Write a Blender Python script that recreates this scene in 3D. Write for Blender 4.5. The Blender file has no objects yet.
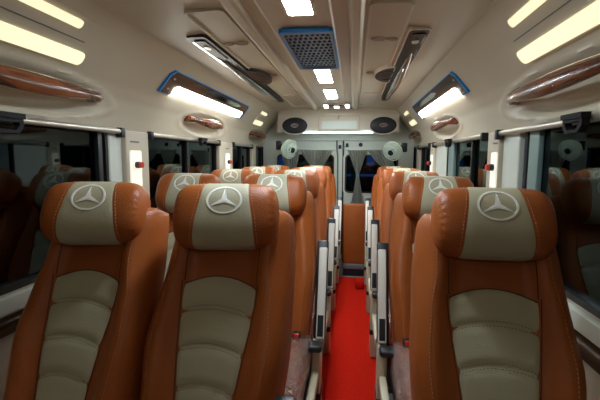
import bpy, bmesh, math, random
from math import sin, cos, pi, sqrt
from mathutils import Vector, Matrix
random.seed(7)
COL = bpy.context.scene.collection
SC = bpy.context.scene

# ------------------------------------------------------------------ camera
EYE = 1.25                                   # camera height above the floor
YAW, PITCH, ROLL = .134, .106, .006
fw = Vector((-sin(YAW)*cos(PITCH), cos(YAW)*cos(PITCH), -sin(PITCH)))
r0 = Vector((cos(YAW), sin(YAW), 0)); u0 = r0.cross(fw)
rr = r0*cos(ROLL) + u0*sin(ROLL); uu = -r0*sin(ROLL) + u0*cos(ROLL)
cd = bpy.data.cameras.new('camera'); cam = bpy.data.objects.new('camera', cd); COL.objects.link(cam)
cd.lens = 24; cd.sensor_width = 36; cd.sensor_fit = 'HORIZONTAL'; cd.clip_start = .02
m = Matrix((rr, uu, -fw)).transposed().to_4x4(); m.translation = Vector((-.01, 0, EYE))
cam.matrix_world = m
SC.camera = cam

# ------------------------------------------------------------------ world, exposure
w = bpy.data.worlds.new('night'); SC.world = w; w.use_nodes = True
bg = w.node_tree.nodes['Background']
bg.inputs[0].default_value = (.012, .022, .05, 1); bg.inputs[1].default_value = .5
SC.view_settings.view_transform = 'Standard'; SC.view_settings.look = 'None'
SC.view_settings.gamma = 1; SC.view_settings.exposure = 1.0
SC.view_settings.use_curve_mapping = False
LED_CEIL, LED_COVE, LED_WARM = 36, 8, 1.1

# ------------------------------------------------------------------ materials
def mat(name, col, rough=.5, metal=0, spec=.5, emit=None, es=0, bump=None, var=None, coat=0, sheen=0):
    m = bpy.data.materials.new(name); m.use_nodes = True
    nt = m.node_tree; b = nt.nodes['Principled BSDF']
    b.inputs['Base Color'].default_value = (*col, 1)
    b.inputs['Roughness'].default_value = rough; b.inputs['Metallic'].default_value = metal
    b.inputs['Specular IOR Level'].default_value = spec
    b.inputs['Coat Weight'].default_value = coat; b.inputs['Coat Roughness'].default_value = .08
    b.inputs['Sheen Weight'].default_value = sheen
    if emit: b.inputs['Emission Color'].default_value = (*emit, 1); b.inputs['Emission Strength'].default_value = es
    tc = nt.nodes.new('ShaderNodeTexCoord')
    if var:
        sc, amt = var
        n = nt.nodes.new('ShaderNodeTexNoise'); n.inputs['Scale'].default_value = sc; n.inputs['Detail'].default_value = 4
        nt.links.new(tc.outputs['Object'], n.inputs['Vector'])
        r = nt.nodes.new('ShaderNodeValToRGB'); e = r.color_ramp.elements
        e[0].position = .3; e[1].position = .7
        e[0].color = (*[c*(1-amt) for c in col], 1); e[1].color = (*[min(1, c*(1+amt)) for c in col], 1)
        nt.links.new(n.outputs[0], r.inputs[0]); nt.links.new(r.outputs[0], b.inputs['Base Color'])
    if bump:
        kind, sc, st = bump
        n = nt.nodes.new('ShaderNodeTexVoronoi' if kind == 'v' else 'ShaderNodeTexNoise'); n.inputs['Scale'].default_value = sc
        nt.links.new(tc.outputs['Object'], n.inputs['Vector'])
        bp = nt.nodes.new('ShaderNodeBump'); bp.inputs['Strength'].default_value = st; bp.inputs['Distance'].default_value = .003
        nt.links.new(n.outputs[0], bp.inputs['Height']); nt.links.new(bp.outputs[0], b.inputs['Normal'])
    return m

def wood(name, dark, light, rough=.18, scale=26, coat=.3, spec=.5):
    m = mat(name, light, rough, coat=coat, spec=spec); nt = m.node_tree; b = nt.nodes['Principled BSDF']
    tc = nt.nodes.new('ShaderNodeTexCoord'); mp = nt.nodes.new('ShaderNodeMapping')
    mp.inputs['Scale'].default_value = (1, .09, 1)
    n = nt.nodes.new('ShaderNodeTexNoise'); n.inputs['Scale'].default_value = scale; n.inputs['Detail'].default_value = 6
    n.inputs['Distortion'].default_value = 1.2
    r = nt.nodes.new('ShaderNodeValToRGB'); e = r.color_ramp.elements
    e[0].position = .38; e[0].color = (*dark, 1); e[1].position = .62; e[1].color = (*light, 1)
    nt.links.new(tc.outputs['Object'], mp.inputs[0]); nt.links.new(mp.outputs[0], n.inputs['Vector'])
    nt.links.new(n.outputs[0], r.inputs[0]); nt.links.new(r.outputs[0], b.inputs['Base Color'])
    return m

M = dict(
    rust=mat('rust_leather', (.375, .095, .018), .40, spec=.35, bump=('v', 260, .25), var=(6, .08)),
    beige=mat('beige_leather', (.50, .46, .315), .5, spec=.35, bump=('v', 300, .2), var=(8, .05)),
    thread=mat('thread', (.52, .24, .10), .7), thread2=mat('olive_thread', (.17, .14, .08), .8),
    emblem=mat('emblem_white', (.95, .93, .86), .5),
    seam=mat('seam_dark', (.10, .03, .012), .8),
    cream=mat('cream_plastic', (.62, .56, .40), .45, var=(5, .04)),
    black=mat('black_plastic', (.012, .013, .016), .38),
    matte=mat('matte_black', (.008, .008, .01), .8),
    red=mat('red_plastic', (.75, .05, .02), .35),
    shell=mat('cabin_lining', (.60, .54, .42), .42, var=(2.5, .03), bump=('n', 40, .02)),
    ceil=mat('ceiling_lining', (.64, .585, .46), .36, var=(2, .03)),
    white=mat('white_lining', (.74, .71, .62), .4),
    metal=mat('painted_metal', (.72, .78, .70), .38),
    alu=mat('brushed_aluminium', (.62, .60, .54), .3, metal=.75),
    chrome=mat('chrome', (.75, .75, .74), .1, metal=1),
    floor=mat('floor_vinyl', (.20, .19, .18), .6, var=(12, .2)),
    carpet=mat('red_carpet', (.58, .013, .004), 1.0, spec=.1, bump=('n', 260, .5), var=(60, .07)),
    blue=mat('blue_film', (.01, .30, .85), .4),
    fan=mat('mint_plastic', (.74, .88, .77), .4),
    cloth=mat('grey_curtain', (.58, .59, .52), .85, bump=('n', 90, .3)),
    spk=mat('speaker_black', (.01, .012, .022), .45),
    grille=mat('grille_grey', (.19, .28, .44), .35),
    smoke=mat('smoked_chrome', (.30, .28, .26), .22, metal=1),
    ledfill=mat('led_fill', (.9, .9, .9), emit=(1.0, .93, .80), es=12),
    led=mat('led_cool', (.9, .9, .9), emit=(.80, .92, 1.0), es=LED_CEIL),
    ledc=mat('led_cove', (.9, .9, .9), emit=(1.0, .99, .90), es=LED_COVE),
    ledw=mat('led_warm', (.9, .9, .8), emit=(1.0, .90, .55), es=.45),
    ledb=mat('led_shelf', (.9, .9, .9), emit=(.68, .95, 1.0), es=2.6),
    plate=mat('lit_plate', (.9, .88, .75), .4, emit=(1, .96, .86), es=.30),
    shelfpanel=mat('lit_shelf_panel', (.70, .80, .76), .4, emit=(.8, 1, .98), es=.04),
    wood=wood('polished_wood', (.07, .016, .006), (.27, .075, .022), rough=.26),
    burl=wood('burl_trim', (.022, .012, .007), (.13, .065, .032), scale=14, rough=.3, coat=0, spec=.22),
    walnut=wood('dark_walnut_trim', (.022, .009, .005), (.085, .032, .015), scale=16, rough=.28, coat=0, spec=.10),
    body=mat('grey_paint', (.16, .17, .17), .5),
    teal=mat('teal_panel', (.22, .32, .31), .25),
    road=mat('asphalt', (.03, .03, .033), .9, var=(3, .3)),
    outl=mat('street_lamp_glow', (1, 1, 1), emit=(.9, .97, 1), es=14),
    outb=mat('blue_sign_glow', (.1, .3, .8), emit=(.04, .22, .8), es=.22),
)
def glass_mat():
    m = bpy.data.materials.new('tinted_glass'); m.use_nodes = True; nt = m.node_tree; nt.nodes.clear()
    o = nt.nodes.new('ShaderNodeOutputMaterial'); mx = nt.nodes.new('ShaderNodeMixShader')
    t = nt.nodes.new('ShaderNodeBsdfTransparent'); t.inputs[0].default_value = (.36, .42, .44, 1)
    g = nt.nodes.new('ShaderNodeBsdfGlossy'); g.inputs[0].default_value = (.8, .95, .95, 1); g.inputs[1].default_value = .015
    f = nt.nodes.new('ShaderNodeFresnel'); f.inputs[0].default_value = 1.5
    nt.links.new(f.outputs[0], mx.inputs[0]); nt.links.new(t.outputs[0], mx.inputs[1]); nt.links.new(g.outputs[0], mx.inputs[2])
    nt.links.new(mx.outputs[0], o.inputs[0]); return m
M['glass'] = glass_mat()
def wrap_mat():
    m = bpy.data.materials.new('clear_plastic_wrap'); m.use_nodes = True; nt = m.node_tree; nt.nodes.clear()
    o = nt.nodes.new('ShaderNodeOutputMaterial'); mx = nt.nodes.new('ShaderNodeMixShader')
    t = nt.nodes.new('ShaderNodeBsdfTransparent'); t.inputs[0].default_value = (.93, .93, .93, 1)
    g = nt.nodes.new('ShaderNodeBsdfGlossy'); g.inputs[0].default_value = (1, 1, 1, 1); g.inputs[1].default_value = .07
    d = nt.nodes.new('ShaderNodeBsdfDiffuse'); d.inputs[0].default_value = (.8, .75, .7, 1)
    mx2 = nt.nodes.new('ShaderNodeMixShader'); mx2.inputs[0].default_value = .15
    lw = nt.nodes.new('ShaderNodeLayerWeight'); lw.inputs[0].default_value = .5
    tc = nt.nodes.new('ShaderNodeTexCoord'); n = nt.nodes.new('ShaderNodeTexNoise'); n.inputs['Scale'].default_value = 34
    n.inputs['Detail'].default_value = 3; n.inputs['Distortion'].default_value = 2.2
    bp = nt.nodes.new('ShaderNodeBump'); bp.inputs['Strength'].default_value = 1; bp.inputs['Distance'].default_value = .03
    nt.links.new(tc.outputs['Object'], n.inputs['Vector']); nt.links.new(n.outputs[0], bp.inputs['Height'])
    for q in (g, d, lw): nt.links.new(bp.outputs[0], q.inputs['Normal'])
    nt.links.new(g.outputs[0], mx2.inputs[1]); nt.links.new(d.outputs[0], mx2.inputs[2])
    nt.links.new(lw.outputs['Facing'], mx.inputs[0]); nt.links.new(t.outputs[0], mx.inputs[1]); nt.links.new(mx2.outputs[0], mx.inputs[2])
    nt.links.new(mx.outputs[0], o.inputs[0]); return m
M['wrap'] = wrap_mat()

# ------------------------------------------------------------------ helpers
def Z(h): return EYE + h                     # heights measured from the camera
def obj(name, bm, m, parent=None, smooth=True, angle=40):
    bmesh.ops.recalc_face_normals(bm, faces=bm.faces[:])
    me = bpy.data.meshes.new(name); bm.to_mesh(me); bm.free()
    me.materials.append(m)
    if smooth:
        me.shade_smooth(); me.set_sharp_from_angle(angle=math.radians(angle))
    o = bpy.data.objects.new(name, me); COL.objects.link(o)
    if parent: o.parent = parent
    return o
def tag(o, label, cat, group=None, kind=None):
    o['label'] = label; o['category'] = cat
    if group: o['group'] = group
    if kind: o['kind'] = kind
    return o
def thing(name, label, cat, loc=(0, 0, 0), group=None):
    o = bpy.data.objects.new(name, None); COL.objects.link(o); o.location = loc; o.empty_display_size = .1
    return tag(o, label, cat, group)
def struct(o, label=None):
    o['kind'] = 'structure'
    if label: o['label'] = label
    return o
def sempty(name, label):
    o = bpy.data.objects.new(name, None); COL.objects.link(o); return struct(o, label)
def copy_tree(o, parent=None):
    c = o.copy(); COL.objects.link(c)
    if parent: c.parent = parent
    for ch in list(o.children): copy_tree(ch, c)
    return c
def box(bm, x0, x1, y0, y1, z0, z1, bev=0, rot=None, piv=None):
    r = bmesh.ops.create_cube(bm, size=1)
    vs = r['verts']
    bmesh.ops.scale(bm, vec=(x1-x0, y1-y0, z1-z0), verts=vs)
    bmesh.ops.translate(bm, vec=((x0+x1)/2, (y0+y1)/2, (z0+z1)/2), verts=vs)
    if bev:
        es = list({e for v in vs for e in v.link_edges})
        rb = bmesh.ops.bevel(bm, geom=es, offset=bev, segments=3, profile=.5, affect='EDGES')
        vs = list({v for f in rb['faces'] for v in f.verts} | {v for v in vs if v.is_valid})
    if rot: bmesh.ops.rotate(bm, cent=piv or ((x0+x1)/2, (y0+y1)/2, (z0+z1)/2), matrix=rot, verts=vs)
    return vs
def loft(bm, rings, cap=True, closed=True):
    R = [[bm.verts.new(p) for p in ring] for ring in rings]
    n = len(R[0])
    for a, b in zip(R, R[1:]):
        for i in range(n if closed else n-1):
            j = (i+1) % n
            bm.faces.new((a[i], a[j], b[j], b[i]))
    if cap and closed:
        bm.faces.new(R[0][::-1]); bm.faces.new(R[-1])
    return R
def tube(bm, pts, rad, n=10, cap=True, flat=1.0):
    pts = [Vector(p) for p in pts]; rings = []
    for i, p in enumerate(pts):
        t = (pts[min(i+1, len(pts)-1)] - pts[max(i-1, 0)]).normalized()
        up = Vector((0, 0, 1)) if abs(t.z) < .9 else Vector((1, 0, 0))
        a = t.cross(up).normalized(); b = a.cross(t)
        r = rad[i] if isinstance(rad, (list, tuple)) else rad
        rings.append([p + a*cos(2*pi*k/n)*r*flat + b*sin(2*pi*k/n)*r for k in range(n)])
    loft(bm, rings, cap)
def prism(bm, poly, f, d0, d1):
    """poly in 2D, f(u, v, d) -> 3D; closed solid between depths d0 and d1"""
    a = [bm.verts.new(f(u, v, d0)) for u, v in poly]; b = [bm.verts.new(f(u, v, d1)) for u, v in poly]
    n = len(poly); bm.faces.new(a[::-1]); bm.faces.new(b)
    for i in range(n): j = (i+1) % n; bm.faces.new((a[i], a[j], b[j], b[i]))
def frame(bm, outer, inner, f, d0, d1):
    """ring-shaped solid between two outlines with equal point counts"""
    n = len(outer); V = [[bm.verts.new(f(u, v, d)) for u, v in o] for o, d in ((outer, d0), (outer, d1), (inner, d1), (inner, d0))]
    for q in range(4):
        a, b = V[q], V[(q+1) % 4]
        for i in range(n): j = (i+1) % n; bm.faces.new((a[i], a[j], b[j], b[i]))
def rrect(u0, u1, v0, v1, r, n=5):
    pts = []
    for cx, cy, a0 in ((u1-r, v1-r, 0), (u0+r, v1-r, 90), (u0+r, v0+r, 180), (u1-r, v0+r, 270)):
        for k in range(n+1):
            a = math.radians(a0 + 90*k/n); pts.append((cx + r*cos(a), cy + r*sin(a)))
    return pts
def ell(cu, cv, ru, rv, n=32): return [(cu+ru*cos(2*pi*k/n), cv+rv*sin(2*pi*k/n)) for k in range(n)]
def sstep(a, b, x):
    t = max(0, min(1, (x-a)/(b-a))); return t*t*(3-2*t)
XY = lambda u, v, d: (u, v, d)
XZ = lambda u, v, d: (u, d, v)

# ------------------------------------------------------------------ the shell of the van
XL, XR, CX = -1.13, .68, -.225
Y0, Y1 = -1.1, 4.95
WT, WB = .13, -.455                          # window top and bottom relative to the eye

bm = bmesh.new(); box(bm, XL-.05, XR+.05, Y0, Y1+.05, -.06, 0); struct(obj('floor', bm, M['floor'], smooth=False), 'grey vinyl floor of the van')

# (centre along Y, half length) of the scoops behind the grab handles
SCL = [(1.22, .45), (2.88, .42), (4.48, .38)]
SCR = [(1.42, .50), (3.16, .42), (4.58, .32)]
def cove_profile():
    pts = []
    P = [(0, .13), (.012, .19), (.03, .26), (.06, .315), (.11, .375), (.17, .445), (.215, .50), (.235, .525)]
    for (a, b), (c, d) in zip(P, P[1:]):
        for k in range(5): t = k/5; pts.append((a+(c-a)*t, b+(d-b)*t))
    pts.append(P[-1]); return pts
def side_wall(side):
    s = 1 if side == 'left' else -1; X = XL if s > 0 else XR
    bm = bmesh.new()
    x0, x1 = sorted((X, X - s*.05))
    box(bm, x0, x1, Y0, Y1, 0, Z(WB))                                  # lower panel
    prof = cove_profile(); ny = 420; sc = SCL if s > 0 else SCR; rows = []
    for i in range(ny+1):
        y = Y0 + (Y1-Y0)*i/ny; row = []
        for dx, z in prof:
            push = 0
            for yc, hl in sc:
                q = ((y-yc)/hl)**2 + ((z-.225)/.075)**2
                if q < 1: push = .052*sstep(0, .75, 1-q)
                elif q < 1.5: push = -.007*sin(pi*(q-1)/.5)**2
            row.append((X + s*(dx - push), y, Z(z)))
        rows.append(row)
    R = [[bm.verts.new(p) for p in row] for row in rows]
    for a, b in zip(R, R[1:]):
        for k in range(len(prof)-1): bm.faces.new((a[k], a[k+1], b[k+1], b[k]))
    # outer skin so that the lining has a back and an underside
    back = [[bm.verts.new((X - s*.07, y, Z(.13))), bm.verts.new((X - s*.07, y, Z(.60)))] for y in (Y0, Y1)]
    bm.faces.new((back[0][0], back[0][1], back[1][1], back[1][0]))
    lo = [R[0][0], back[0][0], back[1][0], R[-1][0]]; bm.faces.new(lo)
    o = obj('wall_'+side, bm, M['shell'], angle=50)
    struct(o, 'beige moulded lining of the %s side above and below the windows' % side)
side_wall('left'); side_wall('right')

# ceiling: profile across the van swept along it
CC = -.24
cp = [(-.655, .525), (-.60, .537), (-.40, .556), (-.262, .562), (-.256, .545), (-.243, .536), (-.212, .536), (-.20, .545), (-.192, .562), (-.135, .556),
      (-.128, .548), (-.12, .546)]
cp = cp + [(-a, b) for a, b in cp[::-1]]
bm = bmesh.new(); xs = []
for i, (a, b) in enumerate(cp):
    x = CC + a
    if i == 0: x = XL + .235
    if i == len(cp)-1: x = XR - .235
    xs.append((x, b))
loft(bm, [[(x, y, Z(z)) for x, z in xs] + [(XR, y, Z(.66)), (XL, y, Z(.66))] for y in (Y0, 1.5, 3, 4.6, Y1)])
struct(obj('ceiling', bm, M['ceil'], angle=25), 'beige moulded ceiling with two long ribs')

bm = bmesh.new(); box(bm, XL-.05, XR+.05, Y0-.06, Y0, 0, Z(.6)); struct(obj('wall_front', bm, M['body'], smooth=False), 'front bulkhead behind the viewer')

# raised lining panels on both halves of the ceiling, edged with a pale bead
n = 0
for s in (-1, 1):
    n += 1
    x_in, x_out = CC + s*.275, CC + s*(.435)
    u0, u1 = sorted((x_in, x_out))
    f = lambda u, v, d: (u, v, Z(.5545 + .006*(1-abs(u-CC)/.4) - (abs(u-CC)-.28)*.02) - d)
    bm = bmesh.new(); frame(bm, rrect(u0, u1, 1.52, 4.3, .03), rrect(u0+.006, u1-.006, 1.526, 4.294, .026), f, -.01, .0065)
    struct(obj('trim_%d' % n, bm, M['white']), 'thin pale bead outlining the %s ceiling panel' % ('left' if s < 0 else 'right'))
    for yy, rx in ((1.98, .035), (2.75, .028), (3.6, .028)):
        bm = bmesh.new(); cxm = CC + s*.33
        frame(bm, ell(cxm, yy, .036, .022), ell(cxm, yy, .031, .017), f, -.004, .0035)
        frame(bm, ell(cxm-.07*(-s)*.9, yy, .026, .020), ell(cxm-.07*(-s)*.9, yy, .021, .015), f, -.004, .0035)
        n_ = 2 + (3 if s > 0 else 0)
        struct(obj('trim_%d' % (10 + int(yy*10) + (100 if s > 0 else 0)), bm, M['white']), 'pair of embossed ovals in the ceiling lining')

# pillars between side windows
def pillar(n, side, ya, yb, m, lab, d=.0):
    s = 1 if side == 'left' else -1; X = XL if s > 0 else XR
    bm = bmesh.new(); x0, x1 = sorted((X - s*.06, X + s*(.012+d)))
    box(bm, x0, x1, ya, yb, Z(WB), Z(WT)-.001, bev=.008)
    return struct(obj('trim_%d' % n, bm, M[m]), lab)
pillar(3, 'left', 1.84, 2.06, 'shell', 'beige pillar trim with lit socket plate between the two nearest left windows')
pillar(4, 'left', 1.735, 1.838, 'metal', 'pale metal frame beside the first left pillar', -.02)
pillar(5, 'left', 3.22, 3.58, 'shell', 'beige second pillar of the left side')
pillar(6, 'left', 4.30, 4.46, 'shell', 'beige third pillar of the left side')
pillar(7, 'right', 2.03, 2.19, 'shell', 'beige pillar trim with lit socket plate on the right side')
pillar(8, 'right', 1.84, 2.028, 'metal', 'pale metal frame beside the first right pillar', -.02)
pillar(9, 'right', 3.60, 3.76, 'shell', 'beige second pillar of the right side')
pillar(90, 'right', 3.22, 3.598, 'metal', 'pale metal frame beside the second right pillar', -.02)
pillar(91, 'right', 4.42, 4.58, 'shell', 'beige third pillar of the right side')
pillar(92, 'left', Y0, -.55, 'shell', 'front left pillar behind the viewer')
pillar(93, 'right', Y0, -.55, 'shell', 'front right pillar behind the viewer')

for side, X0, X1, k in (('left', XL-.04, XL+.035, 94), ('right', XR-.035, XR+.04, 95)):
    bm = bmesh.new(); box(bm, X0, X1, Y0+.01, 4.80, Z(-.575), Z(-.525), bev=.012)
    struct(obj('trim_%d' % k, bm, M['burl']), 'dark brown strip along the %s wall below the window sill' % side)

# windows: frame, sliding sash bars and tinted pane
def window(n, side, ya, yb, bars, lab):
    s = 1 if side == 'left' else -1; X = XL if s > 0 else XR
    root = sempty('window_%d' % n, lab)
    f = lambda u, v, d: (X - s*d, u, Z(v))
    bm = bmesh.new(); frame(bm, rrect(ya, yb, WB, WT, .01), rrect(ya+.018, yb-.018, WB+.022, WT-.018, .03), f, .015, .05)
    obj('window_frame', bm, M['black'], root)
    bm = bmesh.new(); x0, x1 = sorted((X - s*.034, X - s*.04))
    box(bm, x0, x1, ya+.01, yb-.01, Z(WB)+.01, Z(WT)-.01)
    obj('glass_pane', bm, M['glass'], root, smooth=False)
    for ys, wd, mm in bars:
        bm = bmesh.new(); x0, x1 = sorted((X - s*.012, X - s*.033)); box(bm, x0, x1, ys, ys+wd, Z(WB)+.01, Z(WT)-.01, bev=.003)
        obj('sash_bar', bm, M[mm], root)
    bm = bmesh.new()
    for zz in (-.315, -.375):
        tube(bm, [(X - s*.075, ya, Z(zz)), (X - s*.075, yb, Z(zz))], .004, 8)
    g = obj('guard_rail', bm, M['alu'], root); g['label'] = 'two thin metal guard rails outside the pane'
    bm = bmesh.new(); x0, x1 = sorted((X - s*.055, X + s*.018)); box(bm, x0, x1, ya, yb, Z(WB)-.06, Z(WB)-.001, bev=.006)
    g = obj('window_sill', bm, M['metal'], root); g['label'] = 'pale green painted sill'
window(1, 'left', -.55, 1.735, [(.55, .03, 'black'), (1.66, .03, 'black')], 'large dark tinted window nearest on the left')
window(2, 'left', 2.06, 3.22, [(2.62, .025, 'black')], 'dark tinted window behind the first left pillar')
window(3, 'left', 3.58, 4.30, [(3.95, .02, 'black')], 'dark tinted window behind the second left pillar')
window(4, 'left', 4.46, 4.86, [], 'rearmost tinted window on the left')
window(5, 'right', -.55, 1.80, [(1.765, .03, 'matte'), (1.665, .085, 'teal')], 'large dark tinted window nearest on the right')
window(6, 'right', 2.21, 3.22, [(2.55, .02, 'black'), (3.0, .16, 'teal')], 'dark tinted window behind the first right pillar')
window(7, 'right', 3.76, 4.42, [(4.15, .02, 'black')], 'dark tinted window behind the second right pillar')
window(8, 'right', 4.58, 4.86, [], 'rearmost tinted window on the right')

# red runner
bm = bmesh.new()
nx, ny = 14, 60; R = []
for i in range(ny+1):
    y = -.6 + 4.72*i/ny
    R.append([(-.185 + .345*k/nx + .004*sin(y*9), y, .008 + .003*sin(y*5+k)*sin(k*.9)) for k in range(nx+1)])
V = [[bm.verts.new(p) for p in r_] for r_ in R]
for a, b in zip(V, V[1:]):
    for k in range(nx): bm.faces.new((a[k], a[k+1], b[k+1], b[k]))
ext = bmesh.ops.extrude_face_region(bm, geom=bm.faces[:])
bmesh.ops.translate(bm, vec=(0, 0, -.007), verts=[v for v in ext['geom'] if isinstance(v, bmesh.types.BMVert)])
o = obj('aisle_carpet', bm, M['carpet']); tag(o, 'bright red carpet runner along the aisle floor', 'carpet')
bm = bmesh.new(); box(bm, .02, .10, 3.72, 3.90, .012, .075, bev=.02)
tag(obj('folded_carpet_end', bm, M['carpet']), 'small red folded flap of carpet by the right rear seats', 'carpet')

# ------------------------------------------------------------------ seats
H0 = Vector((0, -.24, .44)); ES = Vector((0, .383, .924)); NF = Vector((0, -.924, .383))
def lerp_tab(t, x):
    for (a, b), (c, d) in zip(t, t[1:]):
        if x <= c: return b + (d-b)*sstep(0, 1, (x-a)/(c-a)) if x > a else b
    return t[-1][1]
WF = [(0, .178), (.12, .188), (.30, .203), (.42, .192), (.54, .170), (.72, .166)]
WR = [(0, .195), (.30, .211), (.5, .204), (.72, .184)]
def hfront(x, s):
    w = lerp_tab(WF, s); t = abs(x)/w
    return .030*sstep(.50, .80, t) - .022*sstep(.86, 1.0, t) + .012*sstep(.0, .25, s)*(1-sstep(.25, .45, s))
def F(x, s, off=0): return H0 + ES*s + NF*(hfront(x, s)+off) + Vector((x, 0, 0))
def backrest_bm():
    bm = bmesh.new(); rings = []
    S = [0, .01, .03] + [.06+.04*i for i in range(15)] + [.655, .675, .69, .70, .706]
    for s in S:
        k = 1; e = 0
        if s > .64: q = (s-.64)/.068; k = 1 - .07*q**4; e = .035*(1-sqrt(max(0, 1-q*q)))
        if s < .03: q = 1-s/.03; k = 1-.05*q; e = .012*q
        wf, wr, t = lerp_tab(WF, s)*k, lerp_tab(WR, s)*k, .112
        ring = []
        N = 26
        for i in range(N+1):
            x = -wf + 2*wf*i/N; ring.append(Vector((x, 0, 0)) + NF*(hfront(x/k, s) - e))
        for a, b in ((.40, -.007), (.70, -.018), (.93, -.04), (1, -.085)):
            ring.append(Vector((wf+(wr-wf)*a, 0, 0)) + NF*(b - e*.4))
        ring.append(Vector((wr*.97, 0, 0)) + NF*(-t+.014+e*.3)); ring.append(Vector((wr*.9, 0, 0)) + NF*(-t+e))
        ring.append(Vector((-wr*.9, 0, 0)) + NF*(-t+e)); ring.append(Vector((-wr*.97, 0, 0)) + NF*(-t+.014+e*.3))
        for a, b in ((1, -.085), (.93, -.04), (.70, -.018), (.40, -.007)):
            ring.append(Vector((-(wf+(wr-wf)*a), 0, 0)) + NF*(b - e*.4))
        rings.append([H0 + ES*s + p for p in ring])
    loft(bm, rings); return bm
QL = [-.02, .085, .19, .295, .40]                 # quilting seams
def panel_half(s): return .080 + .040*sstep(.02, .50, s)
def panel_top(x): return .490 - .030*(abs(x)/.114)**2
def panel_bm():
    bm = bmesh.new(); nu, nv = 22, 64; V = []
    for j in range(nv+1):
        row = []
        for i in range(nu+1):
            u = -1+2*i/nu
            s = .012 + (panel_top(u*.114)-.012)*j/nv; x = u*panel_half(s)
            # arched seams
            sa = s + .022*(u*u)
            d = min(abs(sa-q) for q in QL)
            bul = .0085*min(1, (d/.022))**.6 if d < .022 else .0085
            edge = min(1, (1-abs(u))/.12)*min(1, (nv-j)/3)
            off = -.003 + (bul)*edge**.5 + .004*(1-u*u)
            row.append(bm.verts.new(F(x, s, off)))
        V.append(row)
    for a, b in zip(V, V[1:]):
        for i in range(nu): bm.faces.new((a[i], a[i+1], b[i+1], b[i]))
    return bm
def dashes(bm, pts, ln=.006, gap=.0045, r=.0011):
    pts = [Vector(p) for p in pts]; acc = 0; on = True; start = pts[0]
    tot = []
    d = 0
    for a, b in zip(pts, pts[1:]):
        L = (b-a).length; q = 0
        while q < L:
            stp = (ln if on else gap) - d
            if q + stp <= L:
                e = a.lerp(b, (q+stp)/L)
                if on: tot.append((start, e))
                start = e; on = not on; q += stp; d = 0
            else: d += L-q; q = L
    for s_, e in tot: tube(bm, [s_, e], r, 4)
# headrest bolster: section in (y,z), axis along x
HC = Vector((0, -.018, 1.070)); HL = .157; HA, HB = .070, .099; HT = .44
def HS(x, th, grow=0):
    t = min(1, abs(x)/HL)
    k = (1 - t**8)**.36 if t < 1 else 0
    rip = 1 + .020*cos(th*20)*max(0, 1-abs(abs(x)-.140)/.014)
    n = 2.5; c, s_ = cos(th), sin(th)
    rad = (abs(c/(HA))**n + abs(s_/(HB))**n)**(-1/n)*k*rip*(1-.02*cos(pi*x/HL)*0) + grow
    y, z = -rad*c, rad*s_                        # th=0 front, 90 deg up
    return HC + Vector((x, y*cos(HT) + z*sin(HT), -y*sin(HT)*1 + z*cos(HT))) if False else HC + Vector((x, y*cos(HT)+z*sin(HT), z*cos(HT)-y*sin(HT)))
def headrest_bm():
    bm = bmesh.new(); rings = []
    xs = [-HL*sin(pi/2*(1-i/26)) if i <= 26 else HL*sin(pi/2*(i-26)/26) for i in range(53)]
    xs[0] = -HL*.9999; xs[-1] = HL*.9999
    for x in xs: rings.append([HS(x, 2*pi*k/80) for k in range(80)])
    loft(bm, rings); return bm
def band_half(th): return .079 - .013*sin(th)
def band_bm():
    bm = bmesh.new(); V = []
    for k in range(72):
        th = 2*pi*k/72; b = band_half(th)
        V.append([bm.verts.new(HS(b*(-1+2*i/16), th, .0018 - (.0022 if i in (0, 16) else 0))) for i in range(17)])
    for k in range(72):
        a, b = V[k], V[(k+1) % 72]
        for i in range(16): bm.faces.new((a[i], a[i+1], b[i+1], b[i]))
    return bm
ETH = .38
def EP(a, b, off=.0034):                        # emblem plane on the bolster
    return HS(a, ETH + b*1.0/.094, off)
def emblem_bm():
    bm = bmesh.new(); n = 48
    V = [[bm.verts.new(EP(r*cos(2*pi*k/n), r*sin(2*pi*k/n), o_)) for k in range(n)] for r, o_ in ((.0525, .001), (.052, .0036), (.0462, .0036), (.0457, .001))]
    for a, b in zip(V, V[1:]):
        for k in range(n): j = (k+1) % n; bm.faces.new((a[k], a[j], b[j], b[k]))
    def star(t, off):
        pts = []
        for q in range(3):
            a = pi/2 + q*2*pi/3; pts.append((.047*cos(a), .047*sin(a))); a += pi/3; pts.append((.0095*cos(a), .0095*sin(a)))
        return pts
    P = star(0, 0); c = bm.verts.new(EP(0, 0, .005)); outer = []
    for (x0, y0), (x1, y1) in zip(P, P[1:]+P[:1]):
        seg = [bm.verts.new(EP(x0+(x1-x0)*k/5, y0+(y1-y0)*k/5, .0036)) for k in range(5)]; outer += seg
    for k in range(len(outer)): bm.faces.new((c, outer[k], outer[(k+1) % len(outer)]))
    return bm
def stitch_bm(sg):
    bm = bmesh.new(); dashes(bm, [F(sg*lerp_tab(WF, s)*.86, s, .0015) for s in [.02+.02*i for i in range(34)]])
    return bm
def seam_bm():
    bm = bmesh.new()
    for sg in (-1, 1):
        tube(bm, [F(sg*.114, s, .0008) for s in (.47, .50, .53, .56, .60, .64)], .0016, 5)
        tube(bm, [F(sg*panel_half(s)*1.005, s, .001) for s in [.02+.025*i for i in range(19)]], .0016, 5)
    tube(bm, [F(.114*u, panel_top(.114*u)+.001, .001) for u in [-1+.1*i for i in range(21)]], .0018, 5)
    return bm
def quilt_stitch_bm(q):
    bm = bmesh.new()
    if 1:
        for dq in (-.006, .006):
            pts = []
            for i in range(23):
                u = -.97+1.94*i/22; s = q + dq - .022*u*u; pts.append(F(u*panel_half(s), s, .0062+.003*(1-u*u)))
            dashes(bm, pts, .005, .004, .0009)
    return bm
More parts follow.
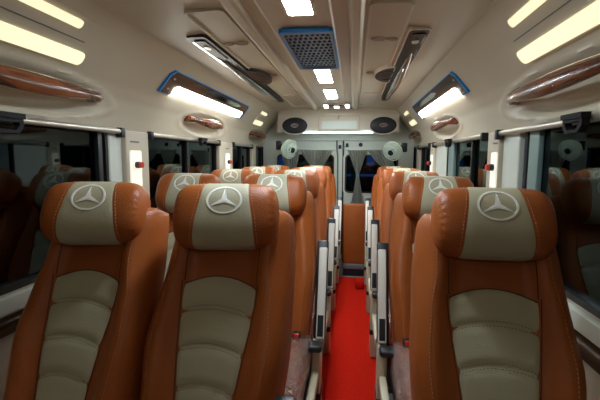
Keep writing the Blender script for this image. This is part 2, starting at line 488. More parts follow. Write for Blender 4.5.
def cushion_rings(g=0, noise=0):
    rings = []; prof = [(-.205, .30, .47), (-.25, .30, .478), (-.38, .30, .468), (-.52, .30, .476), (-.60, .30, .482), (-.64, .305, .474), (-.665, .32, .455), (-.675, .345, .43)]
    for y, z0, z1 in prof:
        ring = []; w = .199+g; z0 -= g; z1 += g; N = 40; cz = (z0+z1)/2; hz = (z1-z0)/2
        for k in range(N):
            a = 2*pi*k/N; c, s_ = cos(a), sin(a); e = .38
            x = w*math.copysign(abs(c)**e, c); z = cz + hz*math.copysign(abs(s_)**e, s_)
            if s_ > 0: z -= .012*(1-(x/w)**2)
            r_ = random.uniform(-noise, noise)
            ring.append((x+r_, y+(-g if y < -.6 else 0)+r_, z+abs(r_)))
        rings.append(ring)
    return rings
def make_seat(label, side, lowered=False, wrap=True):
    """side +1: aisle on the right of the seat, -1: on the left, 0: no armrest"""
    t = thing('passenger_seat', label, 'seat')
    b = obj('backrest', backrest_bm(), M['rust'], t, angle=60)
    p = obj('back_panel', panel_bm(), M['beige'], b, angle=70); p['label'] = 'beige quilted centre panel'
    for sg in (-1, 1): obj('stitching', stitch_bm(sg), M['thread'], b)
    obj('seam', seam_bm(), M['seam'], b)
    for q in QL[1:]: obj('quilt_stitching', quilt_stitch_bm(q), M['thread2'], b)
    h = obj('headrest', headrest_bm(), M['rust'], t, angle=80)
    q = obj('headrest_band', band_bm(), M['beige'], h, angle=80); q['label'] = 'beige band around the headrest'
    q = obj('emblem', emblem_bm(), M['emblem'], h, angle=50); q['label'] = 'white three-pointed star in a ring'
    for sg in (-1, 1):
        bm = bmesh.new(); dashes(bm, [HS(sg*(band_half(th)+.006), th, .0012) for th in [-1.2+.1*i for i in range(30)]])
        obj('headrest_stitching', bm, M['thread'], h)
    bm = bmesh.new(); loft(bm, cushion_rings()); c = obj('seat_cushion', bm, M['rust'], t, angle=60)
    if wrap:
        bm = bmesh.new(); loft(bm, cushion_rings(.008, .006)); wv = obj('plastic_cover', bm, M['wrap'], c, angle=60); wv['label'] = 'crumpled clear plastic wrapping'
    bm = bmesh.new(); box(bm, -.20, .20, -.60, -.16, .25, .305, bev=.01)
    obj('seat_frame', bm, M['black'], t)
    for y in (-.52, -.22):
        for x in (-.17, .17):
            bm = bmesh.new(); box(bm, x-.02, x+.02, y-.02, y+.02, .03, .26, bev=.004); box(bm, x-.03, x+.03, y-.04, y+.04, 0.0, .03, bev=.004)
            obj('leg', bm, M['black'], t)
    if side:
        s = side; X = lambda a: s*a
        def bx(bm, a, b_, *r, **k): x0, x1 = sorted((X(a), X(b_))); box(bm, x0, x1, *r, **k)
        rot = Matrix.Rotation(-.393, 3, 'X')
        bm = bmesh.new(); bk_ = .208 if s > 0 else .222
        bx(bm, bk_, bk_+.04, -.21, -.10, .014, .43, bev=.008)
        bx(bm, bk_, bk_+.033, -.56, -.10, .25, .30, bev=.008)
        sp = obj('side_bracket', bm, M['cream'], t); sp['label'] = 'cream side bracket down to the floor'
        bm = bmesh.new(); bx(bm, bk_-.002, bk_+.044, -.217, -.096, .165, .195, bev=.003); obj('bracket_band', bm, M['black'], sp)
        bm = bmesh.new(); bx(bm, .13, .258, -.255, -.185, .405, .438, bev=.014); obj('recline_lever', bm, M['black'], t)
        bm = bmesh.new(); bx(bm, .13, .165, -.27, -.20, .455, .50, bev=.008); bk = obj('belt_buckle', bm, M['black'], t)
        bm = bmesh.new(); bx(bm, .137, .158, -.275, -.255, .478, .498, bev=.003); obj('release_button', bm, M['red'], bk)
        arm = bpy.data.objects.new('armrest', None); COL.objects.link(arm); arm.parent = t
        arm.location = (X(.243), -.165, .43)
        # modelled standing up: pad faces the rear, underside faces the front
        bm = bmesh.new(); bx(bm, -.032, .022, .0, .035, 0, .455, bev=.006); obj('arm_pad', bm, M['black'], arm)
        bm = bmesh.new(); bx(bm, -.019, .019, -.022, .002, .0, .418, bev=.006); q = obj('arm_underside', bm, M['white'], arm); q['label'] = 'cream underside of the raised armrest'
        bm = bmesh.new(); bx(bm, -.013, .013, -.0245, -.02, .012, .105, bev=.001); obj('control_slot', bm, M['matte'], arm)
        arm.rotation_euler.x = -.393 if not lowered else 1.5708
        if lowered: arm.location.z = .60; arm.location.y = -.19
    return t
ROW = [1.18, 1.90, 2.62, 3.34, 4.06]
pos = ['nearest row', 'second row', 'third row', 'fourth row', 'rearmost row']
xa, xw, xr = -.391, -.818, .370
A1 = make_seat('x', 1, True); A2 = make_seat('x', 1); W1 = make_seat('x', 0); R1 = make_seat('x', -1, True); R2 = make_seat('x', -1)
for i, y in enumerate(ROW):
    for kind, x, txt in (('a', xa, 'rust leather seat in the left pair beside the aisle, %s'), ('w', xw, 'rust leather seat against the left windows, %s'),
                         ('r', xr, 'single rust leather seat on the right of the aisle, %s')):
        if kind == 'a': o = A1 if i == 0 else A2 if i == 1 else copy_tree(A2)
        elif kind == 'w': o = W1 if i == 0 else copy_tree(W1)
        else: o = R1 if i == 0 else R2 if i == 1 else copy_tree(R2)
        o.location = (x, y, 0); o.rotation_euler.z = (-.10 if kind != 'r' else -.02) if i == 0 else 0
        o['label'] = txt % pos[i]; o['group'] = 'rust and beige passenger seats'

for o in (A1, W1):                             # the two nearest left headrests are turned a little towards the aisle
    for ch in o.children:
        if ch.name.startswith('headrest'): ch.rotation_euler.z = .24

# low middle seat across the end of the aisle
t = thing('folding_seat', 'low plain brown leather seat back closing the far end of the aisle', 'seat', (0, 4.18, 0))
bm = bmesh.new(); box(bm, -.128, .128, 0, .07, .13, .772, bev=.022); obj('backrest', bm, M['rust'], t)
bm = bmesh.new(); box(bm, -.125, .125, -.01, .08, .075, .135, bev=.012); q = obj('base_strip', bm, M['body'], t); q['label'] = 'grey base strip'
bm = bmesh.new(); box(bm, -.11, .11, .0, .07, 0, .08, bev=.005); obj('foot', bm, M['black'], t)
t.location.x = .003

# ------------------------------------------------------------------ rear of the van
YS = 4.62
bm = bmesh.new()
prof = [(Y1, .285), (YS+.05, .285), (YS+.015, .292), (YS, .315), (YS+.004, .50), (YS+.01, .575), (Y1, .575)]
loft(bm, [[(x, y, Z(z)) for y, z in prof] for x in (XL+.23, -.60, -.2, .2, XR-.205)])
sh = obj('rear_shelf', bm, M['white']); tag(sh, 'white overhead box across the back holding two oval speakers', 'shelf')
bm = bmesh.new(); fz = lambda u, v, d: (u, YS+.004-d, Z(v))
frame(bm, rrect(-.43, .045, .298, .475, .012), rrect(-.42, .035, .308, .465, .008), fz, -.002, .006); obj('panel_edge', bm, M['ceil'], sh)
bm = bmesh.new(); prism(bm, rrect(-.385, .01, .325, .415, .006), fz, -.002, .005); q = obj('light_panel', bm, M['shelfpanel'], sh); q['label'] = 'pale lit panel in the middle'
bm = bmesh.new(); box(bm, -.61, .19, YS-.004, YS+.012, Z(.275), Z(.288), bev=.003); q = obj('light_strip', bm, M['ledb'], sh); q['label'] = 'glowing strip along the lower edge'
bm = bmesh.new(); tube(bm, [(-.195, YS-.002, Z(.475)), (-.195, YS-.02, Z(.47)), (-.195, YS-.022, Z(.445)), (-.205, YS-.012, Z(.435))], .006, 8); obj('latch_hook', bm, M['chrome'], sh)
for X_, lab in ((-.695, 'black oval speaker at the left end of the overhead box'), (.30, 'black oval speaker at the right end of the overhead box')):
    t = thing('oval_speaker', lab, 'speaker', (X_, YS-.006, Z(.362)), 'oval speakers')
    f = lambda u, v, d: (u, -d, v)
    bm = bmesh.new(); frame(bm, ell(0, 0, .160, .104, 40), ell(0, 0, .146, .092, 40), f, -.004, .016); obj('bezel', bm, M['white'], t)
    bm = bmesh.new()
    rings = [[(a*cos(2*pi*k/40), -d, b*sin(2*pi*k/40)) for k in range(40)] for a, b, d in ((.147, .093, .004), (.146, .092, .022), (.13, .08, .028), (.06, .035, .030), (.03, .02, .030))]
    loft(bm, rings); obj('grille', bm, M['spk'], t)
    bm = bmesh.new(); frame(bm, ell(0, 0, .042, .022), ell(0, 0, .036, .017), f, .028, .033); frame(bm, ell(0, 0, .02, .012), ell(0, 0, .015, .008), f, .028, .033); obj('badge', bm, M['chrome'], t)

# rear doors
YD = 4.88
fd = lambda u, v, d: (u, YD+d, Z(v))
def rear_door(n, x0, x1, w0, w1, lab):
    root = sempty('door_%d' % n, lab)
    bm = bmesh.new(); out = rrect(x0, x1, -1.19, .30, .03, 6); inn = rrect(w0, w1, -.42, .035, .05, 6)
    frame(bm, out, inn, fd, 0, .045); obj('door_panel', bm, M['metal'], root)
    bm = bmesh.new(); frame(bm, rrect(w0-.025, w1+.025, -.445, .06, .06, 6), inn, fd, -.015, .01); q = obj('window_frame', bm, M['white'], root)
    bm = bmesh.new(); frame(bm, rrect(w0-.004, w1+.004, -.424, .039, .05, 6), rrect(w0+.012, w1-.012, -.408, .023, .04, 6), fd, -.017, .02); obj('window_seal', bm, M['black'], root)
    bm = bmesh.new(); prism(bm, rrect(w0-.01, w1+.01, -.43, .045, .05, 6), fd, .022, .028); obj('glass_pane', bm, M['glass'], root, smooth=False)
    return root
d1 = rear_door(1, XL+.0, -.152, -.95, -.255, 'left rear door in pale green metal with curtained window')
d2 = rear_door(2, -.138, XR, -.118, .50, 'right rear door in pale green metal with curtained window')
bm = bmesh.new(); box(bm, -.155, -.133, YD-.012, YD+.03, .06, Z(.29), bev=.006); obj('door_seal', bm, M['black'], d1)
for x, z in ((-.185, .13), (-.10, .15)):
    bm = bmesh.new(); box(bm, x-.016, x+.016, YD-.03, YD, Z(z)-.022, Z(z)+.022, bev=.008); obj('latch', bm, M['black'], d1 if x < -.15 else d2)
bm = bmesh.new(); tube(bm, [(.06, YD-.012, Z(.155)), (.06, YD+.004, Z(.155))], .024, 16); obj('bump_stop', bm, M['black'], d2)
bm = bmesh.new(); tube(bm, [(-.225, YD-.012, Z(.25)), (-.222, YD-.012, Z(.10)), (-.21, YD-.014, Z(.02)), (-.205, YD-.014, Z(-.5))], .009, 8); obj('latch_rod', bm, M['body'], d1)
bm = bmesh.new(); box(bm, XL-.02, XR+.02, YD+.02, YD+.10, Z(.29), Z(.6)); box(bm, XL-.05, XR+.05, YD+.02, YD+.1, 0, .065)
box(bm, XL+.2, XR-.2, YD-.03, YD+.02, Z(.205), Z(.284))
struct(obj('wall_back', bm, M['metal'], smooth=False), 'pale metal strip above and below the rear doors')

# curtains tied in the middle
def curtain(pts, depth, folds, lab, y=YD-.045):
    """pts: list of (z, x_left, x_right) from top to bottom"""
    bm = bmesh.new(); V = []; n = folds*8
    for j in range(41):
        q = j/40*(len(pts)-1); a = min(int(q), len(pts)-2); f_ = sstep(0, 1, q-a)*.5+.5*(q-a)
        z, l, r = [pts[a][k]+(pts[a+1][k]-pts[a][k])*f_ for k in range(3)]
        amp = depth*(.6 + .4*min(1, (r-l)/.15))
        V.append([bm.verts.new((l+(r-l)*k/n + .003*sin(k*1.7), y + amp*sin(2*pi*folds*k/n) + .004*sin(j*.3+k), Z(z))) for k in range(n+1)])
    for a, b in zip(V, V[1:]):
        for k in range(n): bm.faces.new((a[k], a[k+1], b[k+1], b[k]))
    r_ = bmesh.ops.solidify(bm, geom=bm.faces[:], thickness=.002)
    return tag(obj('curtain', bm, M['cloth'], angle=80), lab, 'curtain', 'grey tied curtains')
cs = [
    ([(.085, -.66, -.27), (-.02, -.60, -.33), (-.17, -.475, -.415), (-.3, -.53, -.40), (-.62, -.56, -.36)], .016, 9, 'grey curtain tied to a point over the middle of the left rear window'),
    ([(.085, -.90, -.675), (-.03, -.88, -.69), (-.2, -.80, -.73), (-.3, -.84, -.74), (-.62, -.86, -.70)], .014, 7, 'grey curtain behind the left fan'),
    ([(.085, -.09, .14), (-.02, -.05, .10), (-.20, .015, .045), (-.38, -.01, .075), (-.60, -.05, .12)], .015, 7, 'grey hourglass curtain on the left side of the right rear window'),
    ([(.085, .15, .42), (-.02, .22, .44), (-.16, .36, .47), (-.3, .38, .48), (-.6, .34, .5)], .015, 7, 'grey curtain behind the right fan'),
]
for p, d, f_, l in cs: curtain(p, d, f_, l)
bm = bmesh.new(); tube(bm, [(-.95, YD-.045, Z(.09)), (-.24, YD-.045, Z(.09))], .006, 8)
tag(obj('curtain_rod', bm, M['alu']), 'thin rod carrying the curtains of the left rear door', 'rod', 'rear curtain rods')
bm = bmesh.new(); tube(bm, [(-.11, YD-.045, Z(.09)), (.50, YD-.045, Z(.09))], .006, 8)
tag(obj('curtain_rod', bm, M['alu']), 'thin rod carrying the curtains of the right rear door', 'rod', 'rear curtain rods')

# fans
def fan(x, y, z, rz, rx, wx, lab):
    t = thing('wall_fan', lab, 'fan', (x, y, z), 'round pale green wall fans')
    rot = Matrix.Rotation(rz, 3, 'Z') @ Matrix.Rotation(rx, 3, 'X')
    T = lambda u, d, v: rot @ Vector((u, d, v))
    R_ = .100
    bm = bmesh.new(); n = 36
    for rad, d, th in ((R_, 0, .007), (R_*.98, .045, .006), (R_*.72, -.022, .003), (R_*.42, -.03, .003)):
        tube_ring = [T(rad*cos(2*pi*k/n), d, rad*sin(2*pi*k/n)) for k in range(n+1)]; tube(bm, tube_ring, th, 6)
    for k in range(40):
        a = 2*pi*k/40; tube(bm, [T(.035*cos(a), -.032, .035*sin(a)), T(R_*.6*cos(a), -.027, R_*.6*sin(a)), T(R_*cos(a), 0, R_*sin(a))], .0017, 4)
    obj('cage', bm, M['fan'], t)
    bm = bmesh.new(); loft(bm, [[T(r_*cos(2*pi*k/n), d, r_*sin(2*pi*k/n)) for k in range(n)] for r_, d in ((R_, .03), (R_*.99, .055), (R_*.7, .085), (R_*.3, .10), (.03, .10))])
    obj('back_cover', bm, M['fan'], t)
    bm = bmesh.new()
    for q in range(3):
        a0 = q*2*pi/3; pts = []
        for k in range(9): a = a0 + 1.3*k/8; pts.append((a, R_*.82*(.75+.25*sin(pi*k/8))))
        ring1 = [T(.028*cos(a), -.004+.018*(a-a0), .028*sin(a)) for a, r_ in pts] + [T(r_*cos(a), -.008+.022*(a-a0), r_*sin(a)) for a, r_ in pts[::-1]]
        ring2 = [p + T(0, .003, 0) for p in ring1]
        loft(bm, [ring1, ring2])
    obj('blades', bm, M['fan'], t)
    bm = bmesh.new(); loft(bm, [[T(r_*cos(2*pi*k/20), d, r_*sin(2*pi*k/20)) for k in range(20)] for r_, d in ((.03, .01), (.03, -.032), (.024, -.042), (.01, -.046))])
    obj('hub_cap', bm, M['black'], t)
    bm = bmesh.new(); a = T(0, .10, 0)
    tube(bm, [a, a+Vector((wx*.4, .02, .02)), (wx, .10, .05)], .014, 10); box(bm, wx-.03, wx+.03, .06, .14, .0, .10, bev=.01)
    tube(bm, [T(0, .085, 0), T(0, .145, 0)], .035, 16)
    obj('bracket_arm', bm, M['black'], t)
fan(-.710, 4.40, Z(.085), 1.02, .25, -.15, 'round pale green fan left of the rear curtains')
fan(.385, 4.42, Z(.065), -.62, .45, .14, 'round pale green fan right of the rear curtains')

# ------------------------------------------------------------------ ceiling fittings
ZC = .546                                      # height of the centre panel
def ceil_light(y0, y1, lab, lm='led'):
    t = thing('ceiling_light', lab, 'light', (-.222, (y0+y1)/2, Z(ZC)), 'ceiling lights')
    h = (y1-y0)/2; f = lambda u, v, d: (u, v, -d)
    bm = bmesh.new(); frame(bm, rrect(-.058, .058, -h-.012, h+.012, .012), rrect(-.047, .047, -h, h, .008), f, -.004, .008); obj('light_frame', bm, M['white'], t)
    bm = bmesh.new(); prism(bm, rrect(-.048, .048, -h-.001, h+.001, .008), f, -.003, .005); obj('diffuser', bm, M[lm], t)
ceil_light(-.80, -.35, 'added unseen warm fill light on the ceiling behind the viewer', 'ledfill')  # unseen lamp, added to brighten the fronts of the seats
ceil_light(1.12, 1.575, 'bright white ceiling light nearest the viewer')
ceil_light(2.53, 2.97, 'bright white ceiling light just behind the blue edged grille')
ceil_light(3.28, 3.76, 'bright white ceiling light farther along the centre panel')
t = thing('roof_lamp_unit', 'small dark roof unit between two white lamps above the rear box', 'light', (-.205, 4.28, Z(ZC)))
f = lambda u, v, d: (u, v, -d)
bm = bmesh.new(); prism(bm, rrect(-.135, .135, -.14, .12, .02), f, -.004, .012); obj('housing', bm, M['ceil'], t)
bm = bmesh.new(); prism(bm, rrect(-.08, .08, -.1, .09, .01), f, .008, .020); obj('vent_cover', bm, M['burl'], t)
bm = bmesh.new(); prism(bm, rrect(-.025, .025, -.08, .05, .01), f, .018, .028); q = obj('centre_lamp', bm, M['ledb'], t)
for s in (-1, 1):
    bm = bmesh.new(); prism(bm, rrect(s*.112-.016, s*.112+.016, -.12, .10, .008), f, .008, .018); obj('side_lamp', bm, M['ledc'], t)

# blue edged honeycomb grille
t = thing('air_grille', 'dark honeycomb air grille edged in blue film on the ceiling', 'grille', (-.228, 2.115, Z(ZC)))
f = lambda u, v, d: (u, v, -d)
bm = bmesh.new(); prism(bm, rrect(-.106, .106, -.345, .345, .012), f, -.006, .006); obj('back_plate', bm, M['matte'], t)
bm = bmesh.new(); frame(bm, rrect(-.113, .113, -.352, .352, .016), rrect(-.101, .101, -.325, .34, .01), f, .0, .016); q = obj('grille_frame', bm, M['grille'], t)
bm = bmesh.new(); frame(bm, rrect(-.118, .118, -.366, .356, .014), rrect(-.1125, .1125, -.350, .351, .016), f, .0, .017)
box(bm, -.100, .100, -.385, -.364, -.014, -.002, bev=.003); q = obj('protective_film', bm, M['blue'], t); q['label'] = 'bright blue film edge'
bm = bmesh.new(); rh = .0135; dx = rh*sqrt(3); nrow = 0; y = -.30
while y < .325:
    x = -.094 + (dx/2 if nrow % 2 else 0)
    while x < .096:
        O = [bm.verts.new((x+rh*cos(pi/6+k*pi/3), y+2.6*rh*sin(pi/6+k*pi/3), -.012)) for k in range(6)]
        I = [bm.verts.new((x+rh*.72*cos(pi/6+k*pi/3), y+2.6*rh*.72*sin(pi/6+k*pi/3), -.012)) for k in range(6)]
        I2 = [bm.verts.new((v.co.x, v.co.y, -.007)) for v in I]
        for k in range(6):
            j = (k+1) % 6; bm.faces.new((O[k], O[j], I[j], I[k])); bm.faces.new((I[k], I[j], I2[j], I2[k]))
        x += dx
    y += rh*1.5*2.6; nrow += 1
obj('honeycomb', bm, M['grille'], t, smooth=False)

# long burl air ducts with a round nozzle on both ceiling halves
def duct(s, lab):
    zc = .548
    t = thing('ceiling_air_duct', lab, 'air duct', (CC, 0, Z(zc)), 'wood trimmed ceiling air ducts')
    f = lambda u, v, d: (s*u, v, -d - .0 + (.03*(-(u-.45)) if False else 0))
    a, b, y0, y1 = .452, .538, 1.80, 3.92; yb = 2.74
    poly = [(b-.01, y0), (b, y0+.02), (b, y1-.15), (b-.02, y1), (a+.02, y1), (a, y1-.3), (a, y0+.02), (a+.01, y0)]
    bm = bmesh.new(); prism(bm, poly, f, -.012, .012); obj('base_plate', bm, M['walnut'], t, angle=30)
    grow = [(u + (.004 if u > .5 else -.004), v + (.010 if v > 3.5 else -.010 if v < 2 else 0)) for u, v in poly]
    bm = bmesh.new(); frame(bm, grow, poly, f, -.012, .0125); obj('edge_bead', bm, M['black'] if s < 0 else M['white'], t, angle=30)
    bulge = [(.462 + .110*cos(math.radians(90+180*k/20)), yb + .235*sin(math.radians(90+180*k/20))) for k in range(21)]
    bm = bmesh.new(); prism(bm, bulge, f, -.012, .0135); obj('nozzle_housing', bm, M['walnut'], t, angle=30)
    gb = [(u-.004, yb + (v-yb)*1.05) for u, v in bulge]
    bm = bmesh.new(); frame(bm, gb, bulge, f, -.012, .0140); obj('housing_bead', bm, M['black'] if s < 0 else M['white'], t, angle=30)
    bm = bmesh.new(); V = []                      # leaf shaped louvre bar
    for i in range(31):
        q = i/30; y = 2.15 + 1.7*q; wd = .004 + .027*sin(pi*q)**.8; c = .506 + .012*sin(pi*q)
        V.append([(s*(c + wd*cos(2*pi*k/12)), y, -.018 - (.004+.012*sin(pi*q))*sin(2*pi*k/12)) for k in range(12)])
    loft(bm, V); obj('louvre_bar', bm, M['wood'] if s > 0 else M['smoke'], t)
    bm = bmesh.new(); V = []
    for i in range(25):
        q = i/24; y = 2.45 + 1.2*q; V.append([(s*(.500+.014*sin(pi*q) + .004*cos(2*pi*k/8)), y, -.031 - .004*sin(2*pi*k/8)) for k in range(8)])
    loft(bm, V); obj('bright_strip', bm, M['chrome'], t)
    bm = bmesh.new(); prism(bm, rrect(.468, .524, 1.84, 2.20, .012), f, .010, .017); obj('front_cap', bm, M['walnut'], t)
    bm = bmesh.new(); frame(bm, ell(.428, yb, .052, .145, 28), ell(.428, yb, .045, .125, 28), f, .008, .016)
    for k in range(3): v = yb-.07+.055*k; prism(bm, [(.392, v), (.462, v), (.462, v+.012), (.392, v+.012)], f, .010, .0145)
    obj('air_nozzle', bm, M['walnut'], t)
    bm = bmesh.new(); prism(bm, [(.512, 1.85), (.534, 1.86), (.534, 3.35 if s < 0 else 2.25), (.520, 3.3 if s < 0 else 2.2)], f, .010, .0155)
    obj('chrome_edge', bm, M['chrome'], t)
    bm = bmesh.new(); prism(bm, ell(.495, 1.95, .016, .03, 20), f, .014, .021); obj('indicator', bm, M['alu'], t)
duct(1, 'dark burl wood air duct with round nozzle on the right ceiling half')
duct(-1, 'chrome and dark burl air duct with round nozzle on the left ceiling half')

# ------------------------------------------------------------------ cove lamps (on the sloping lining)
def cove_frame(side):
    s = 1 if side == 'left' else -1; X = XL if s > 0 else XR
    a = Vector((.06, .315)); b = Vector((.215, .50)); d = (b-a).normalized(); nn = Vector((d.y, -d.x))
    def f(u, v, h):                               # u along the van, v up the slope, h out of the lining
        p = a + d*v + nn*h; return (X + s*p.x, u, Z(p.y))
    return f
def cove_lamp(side, y0, y1, lab):
    f = cove_frame(side)
    t = thing('cove_lamp', lab, 'light', (0, 0, 0), 'blue edged cove lamps')
    c = Vector(f((y0+y1)/2, .1, 0)); t.location = c
    g = lambda u, v, h: Vector(f(u, v, h)) - c
    v0, v1 = (.045, .178) if side == 'left' else (.053, .190)
    out = [(y0, v0), (y0+.10, v0), (y0+.16, v0+.022), (y1-.13, v0+.022), (y1-.08, v0), (y1-.02, v0), (y1, v0+.02), (y1, v1-.02), (y1-.03, v1), (y0+.03, v1), (y0, v1-.03)]
    bm = bmesh.new(); prism(bm, out, g, -.005, .011); obj('backing', bm, M['burl'], t, angle=30)
    o2 = [(u + (.012 if u > (y0+y1)/2 else -.012), v + (.004 if v > .11 else -.004)) for u, v in out]
    bm = bmesh.new(); frame(bm, o2, out, g, -.003, .0125); q = obj('protective_film', bm, M['blue'], t, angle=30); q['label'] = 'bright blue film edge'
    bm = bmesh.new(); prism(bm, [(y0+.12, v0+.005), (y1-.07, v0+.005), (y1-.075, v0+.062), (y0+.15, v0+.062), (y0+.11, v0+.045)], g, .008, .016); q = obj('light_strip', bm, M['ledc'], t, angle=30); q['label'] = 'long glowing white strip'
    bm = bmesh.new(); prism(bm, [(y0+.5, v1-.035), (y0+.62, v1-.05), (y1-.3, v1-.045), (y1-.2, v1-.03), (y1-.3, v1-.018), (y0+.6, v1-.016)], g, .009, .0135); obj('chrome_inset', bm, M['chrome'], t)
    for uu_, vv_ in ((y0+.05, v0+.03), (y0+.05, v1-.04), (y1-.04, v0+.04)):
        bm = bmesh.new(); prism(bm, ell(uu_, vv_, .012, .006, 12), g, .009, .014); obj('screw', bm, M['alu'], t)
cove_lamp('left', 2.04, 3.54, 'white strip lamp with blue edged burl backing above the left windows')
cove_lamp('right', 2.27, 3.74, 'white strip lamp with blue edged burl backing above the right windows')
def twin_strip(side, y0, y1, lab):
    f = cove_frame(side); t = thing('twin_strip_lamp', lab, 'light', (0, 0, 0), 'twin warm strip lamps'); c = Vector(f((y0+y1)/2, .1, 0)); t.location = c
    g = lambda u, v, h: Vector(f(u, v, h)) - c
    bm = bmesh.new(); prism(bm, rrect(y0-.02, y1+.02, .028, .212, .012), g, -.001, .004); obj('backing', bm, M['shell'], t)
    for v0, v1, yy in ((.036, .088, y1), (.165, .195, y1-.10)):
        r_ = (v1-v0)*.42
        bm = bmesh.new(); prism(bm, rrect(y0, yy, v0, v1, r_), g, .001, .010); q = obj('light_strip', bm, M['ledw'], t); q['label'] = 'warm glowing strip'
    bm = bmesh.new(); prism(bm, rrect(y0+.02, y1-.04, .124, .128, .001), g, .001, .0055); obj('groove', bm, M['body'], t)
twin_strip('left', .35, 1.42, 'pair of warm yellow light strips at the upper left corner')
twin_strip('right', .45, 1.58, 'pair of warm yellow light strips at the upper right corner')
twin_strip('left', 4.02, 4.36, 'small pair of warm light strips on the left by the rear box')
twin_strip('right', 4.10, 4.44, 'small pair of warm light strips on the right by the rear box')

# ------------------------------------------------------------------ grab handles
def handle(side, y0, y1, lab):
    s = 1 if side == 'left' else -1; X = XL if s > 0 else XR
    t = thing('grab_handle', lab, 'handle', (X + s*.03, (y0+y1)/2, Z(.25)), 'wooden grab handles')
    h = (y1-y0)/2; N = 28; rings = []
    for i in range(N+1):
        q = -1+2*i/N; y = q*h
        px = .012 + .038*(1-abs(q)**2.6); pz = -.014*(1-q*q)
        rv = .012 + .020*(1-q*q)**1.3 + .010*sstep(.86, .96, abs(q)); rx = .011 + .007*(1-q*q)
        rings.append([(s*(px + rx*cos(2*pi*k/14)), y, pz + rv*sin(2*pi*k/14)) for k in range(14)])
    bm = bmesh.new(); loft(bm, rings); obj('grip', bm, M['wood'], t)
    bm = bmesh.new(); tube(bm, [(s*(.014 + .038*(1-abs(q)**2.6)+.010), q*h, .012+.004*(1-q*q)) for q in [-.92+1.84*i/20 for i in range(21)]], .0022, 6)
    obj('inlay', bm, M['chrome'], t)
    for e in (-1, 1):
        bm = bmesh.new(); prism(bm, ell(e*(h-.01), .0, .04, .024, 20), lambda u, v, d: (s*d, u, v), -.02, .014); obj('end_mount', bm, M['wood'], t)
handle('left', .82, 1.60, 'glossy wooden grab handle at the left edge of the view')
handle('left', 2.55, 3.20, 'wooden grab handle below the left blue edged lamp')
handle('left', 4.14, 4.80, 'small wooden grab handle nearest the left fan')
handle('right', 1.0, 1.84, 'glossy wooden grab handle at the right edge of the view')
handle('right', 2.84, 3.52, 'wooden grab handle below the right blue edged lamp')
handle('right', 4.30, 4.84, 'small wooden grab handle nearest the right fan')

# ------------------------------------------------------------------ curtain rails, brackets, socket plates
def rail(side, y0, y1, lab):
    s = 1 if side == 'left' else -1; X = XL if s > 0 else XR
    t = thing('blind_rail', lab, 'rail', (X + s*.012, (y0+y1)/2, Z(.118)), 'pale rails above the side windows'); h = (y1-y0)/2
    bm = bmesh.new(); tube(bm, [(0, -h+.015, 0), (0, h-.015, 0)], .0125, 12); obj('rod', bm, M['alu'], t)
    for e in (-1, 1):
        bm = bmesh.new(); box(bm, -.02, .015, e*h-.015, e*h+.015, -.028, .018, bev=.004); obj('end_holder', bm, M['black'], t)
rail('left', -.5, 1.80, 'pale rail along the top of the nearest left window')
rail('left', 2.08, 3.20, 'pale rail along the top of the second left window')
rail('left', 3.6, 4.28, 'pale rail along the top of the third left window')
rail('right', -.5, 2.02, 'pale rail along the top of the nearest right window')
rail('right', 2.24, 3.58, 'pale rail along the top of the second right window')
rail('right', 3.78, 4.40, 'pale rail along the top of the third right window')
def bracket(side, yc, k, lab):
    s = 1 if side == 'left' else -1; X = XL if s > 0 else XR
    f = lambda u, v, d: (X + s*d, yc+u*k, Z(.132)+v*k*.8)
    out = [(-.075, 0), (.075, 0), (.075, -.06), (.05, -.095), (-.045, -.095), (-.075, -.06)]
    inn = [(-.055, -.04), (.055, -.04), (.055, -.055), (.038, -.078), (-.035, -.078), (-.055, -.055)]
    bm = bmesh.new(); frame(bm, out, inn, f, .028, .05)
    prism(bm, [(-.08, .005), (.08, .005), (.08, -.022), (-.08, -.022)], f, .0275, .055)
    tag(obj('blind_catch', bm, M['matte'], angle=30), lab, 'bracket', 'black catches on the window rails')
bracket('left', 1.13, .8, 'black catch hanging at the left edge of the view')
bracket('right', 1.31, .72, 'black catch hanging from the nearest right rail')
bracket('left', 2.78, .7, 'small black catch on the second left rail')
bracket('right', 2.95, .7, 'small black catch on the second right rail')
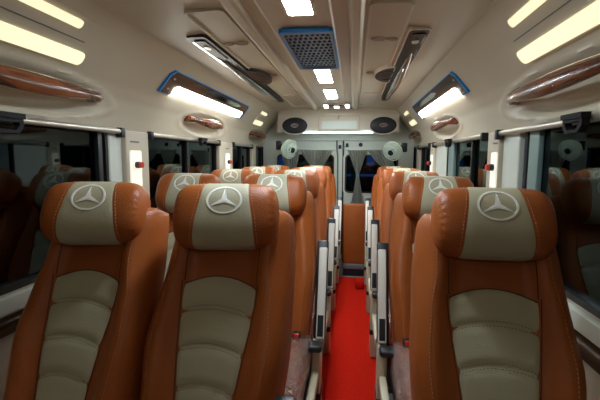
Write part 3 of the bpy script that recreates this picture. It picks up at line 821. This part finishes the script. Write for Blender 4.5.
def socket(side, yc, k, lab, z=.0):
    s = 1 if side == 'left' else -1; X = (XL if s > 0 else XR) + s*.012
    t = thing('socket_plate', lab, 'switch', (X, yc, Z(-.055)), 'lit plates on the pillars'); f = lambda u, v, d: (s*d, u, v)
    bm = bmesh.new(); prism(bm, rrect(-.052*k, .052*k, -.10, .085, .008), f, .0, .006); obj('plate', bm, M['plate'], t)
    bm = bmesh.new(); prism(bm, rrect(-.04*k, .04*k, .125, .132, .003), f, -.002, .003); obj('slot', bm, M['body'], t)
    bm = bmesh.new(); tube(bm, [(0, -.0, .012), (s*.026, -.0, .012)], .017, 14); obj('socket_body', bm, M['black'], t)
    bm = bmesh.new(); tube(bm, [(s*.026, 0, .012), (s*.040, 0, .012)], .015, 14); obj('red_cap', bm, M['red'], t)
socket('left', 1.92, 1, 'bright plate with black and red socket on the first left pillar')
socket('right', 2.07, .75, 'bright plate with black and red socket on the first right pillar')
socket('left', 3.42, 1, 'bright plate with black and red socket on the second left pillar')
socket('right', 3.68, .8, 'bright plate with black and red socket on the second right pillar')

# ------------------------------------------------------------------ outside, seen dimly through the rear and side glass
bm = bmesh.new(); box(bm, -30, 30, -20, 45, -.75, -.65); struct(obj('ground', bm, M['road'], smooth=False), 'dark road outside the van')
t = thing('street_lamp', 'street lamp shining outside the right rear window', 'lamp', (.0, 14, -.65))
bm = bmesh.new(); tube(bm, [(0, 0, 0), (0, 0, 2.0)], .05, 8); obj('pole', bm, M['body'], t)
bm = bmesh.new(); bmesh.ops.create_uvsphere(bm, u_segments=16, v_segments=10, radius=.04, matrix=Matrix.Translation((0, 0, 1.45))); obj('lamp_globe', bm, M['outl'], t)
t.location = (-.06, 12, -.65)
t = thing('building', 'dark building with blue lit signs behind the van', 'building', (1, 22, -.65))
bm = bmesh.new(); box(bm, -8, 8, 0, 3, 0, 5); obj('facade', bm, M['road'], t, smooth=False)
for x0, x1, z0, z1 in ((-.35, .05, 1.5, 3.0), (-1.6, 1.6, .9, 1.02), (-5.2, -4.6, 1.2, 2.6)):
    bm = bmesh.new(); box(bm, x0, x1, -.1, 0, z0, z1, bev=.02); obj('lit_sign', bm, M['outb'], t)
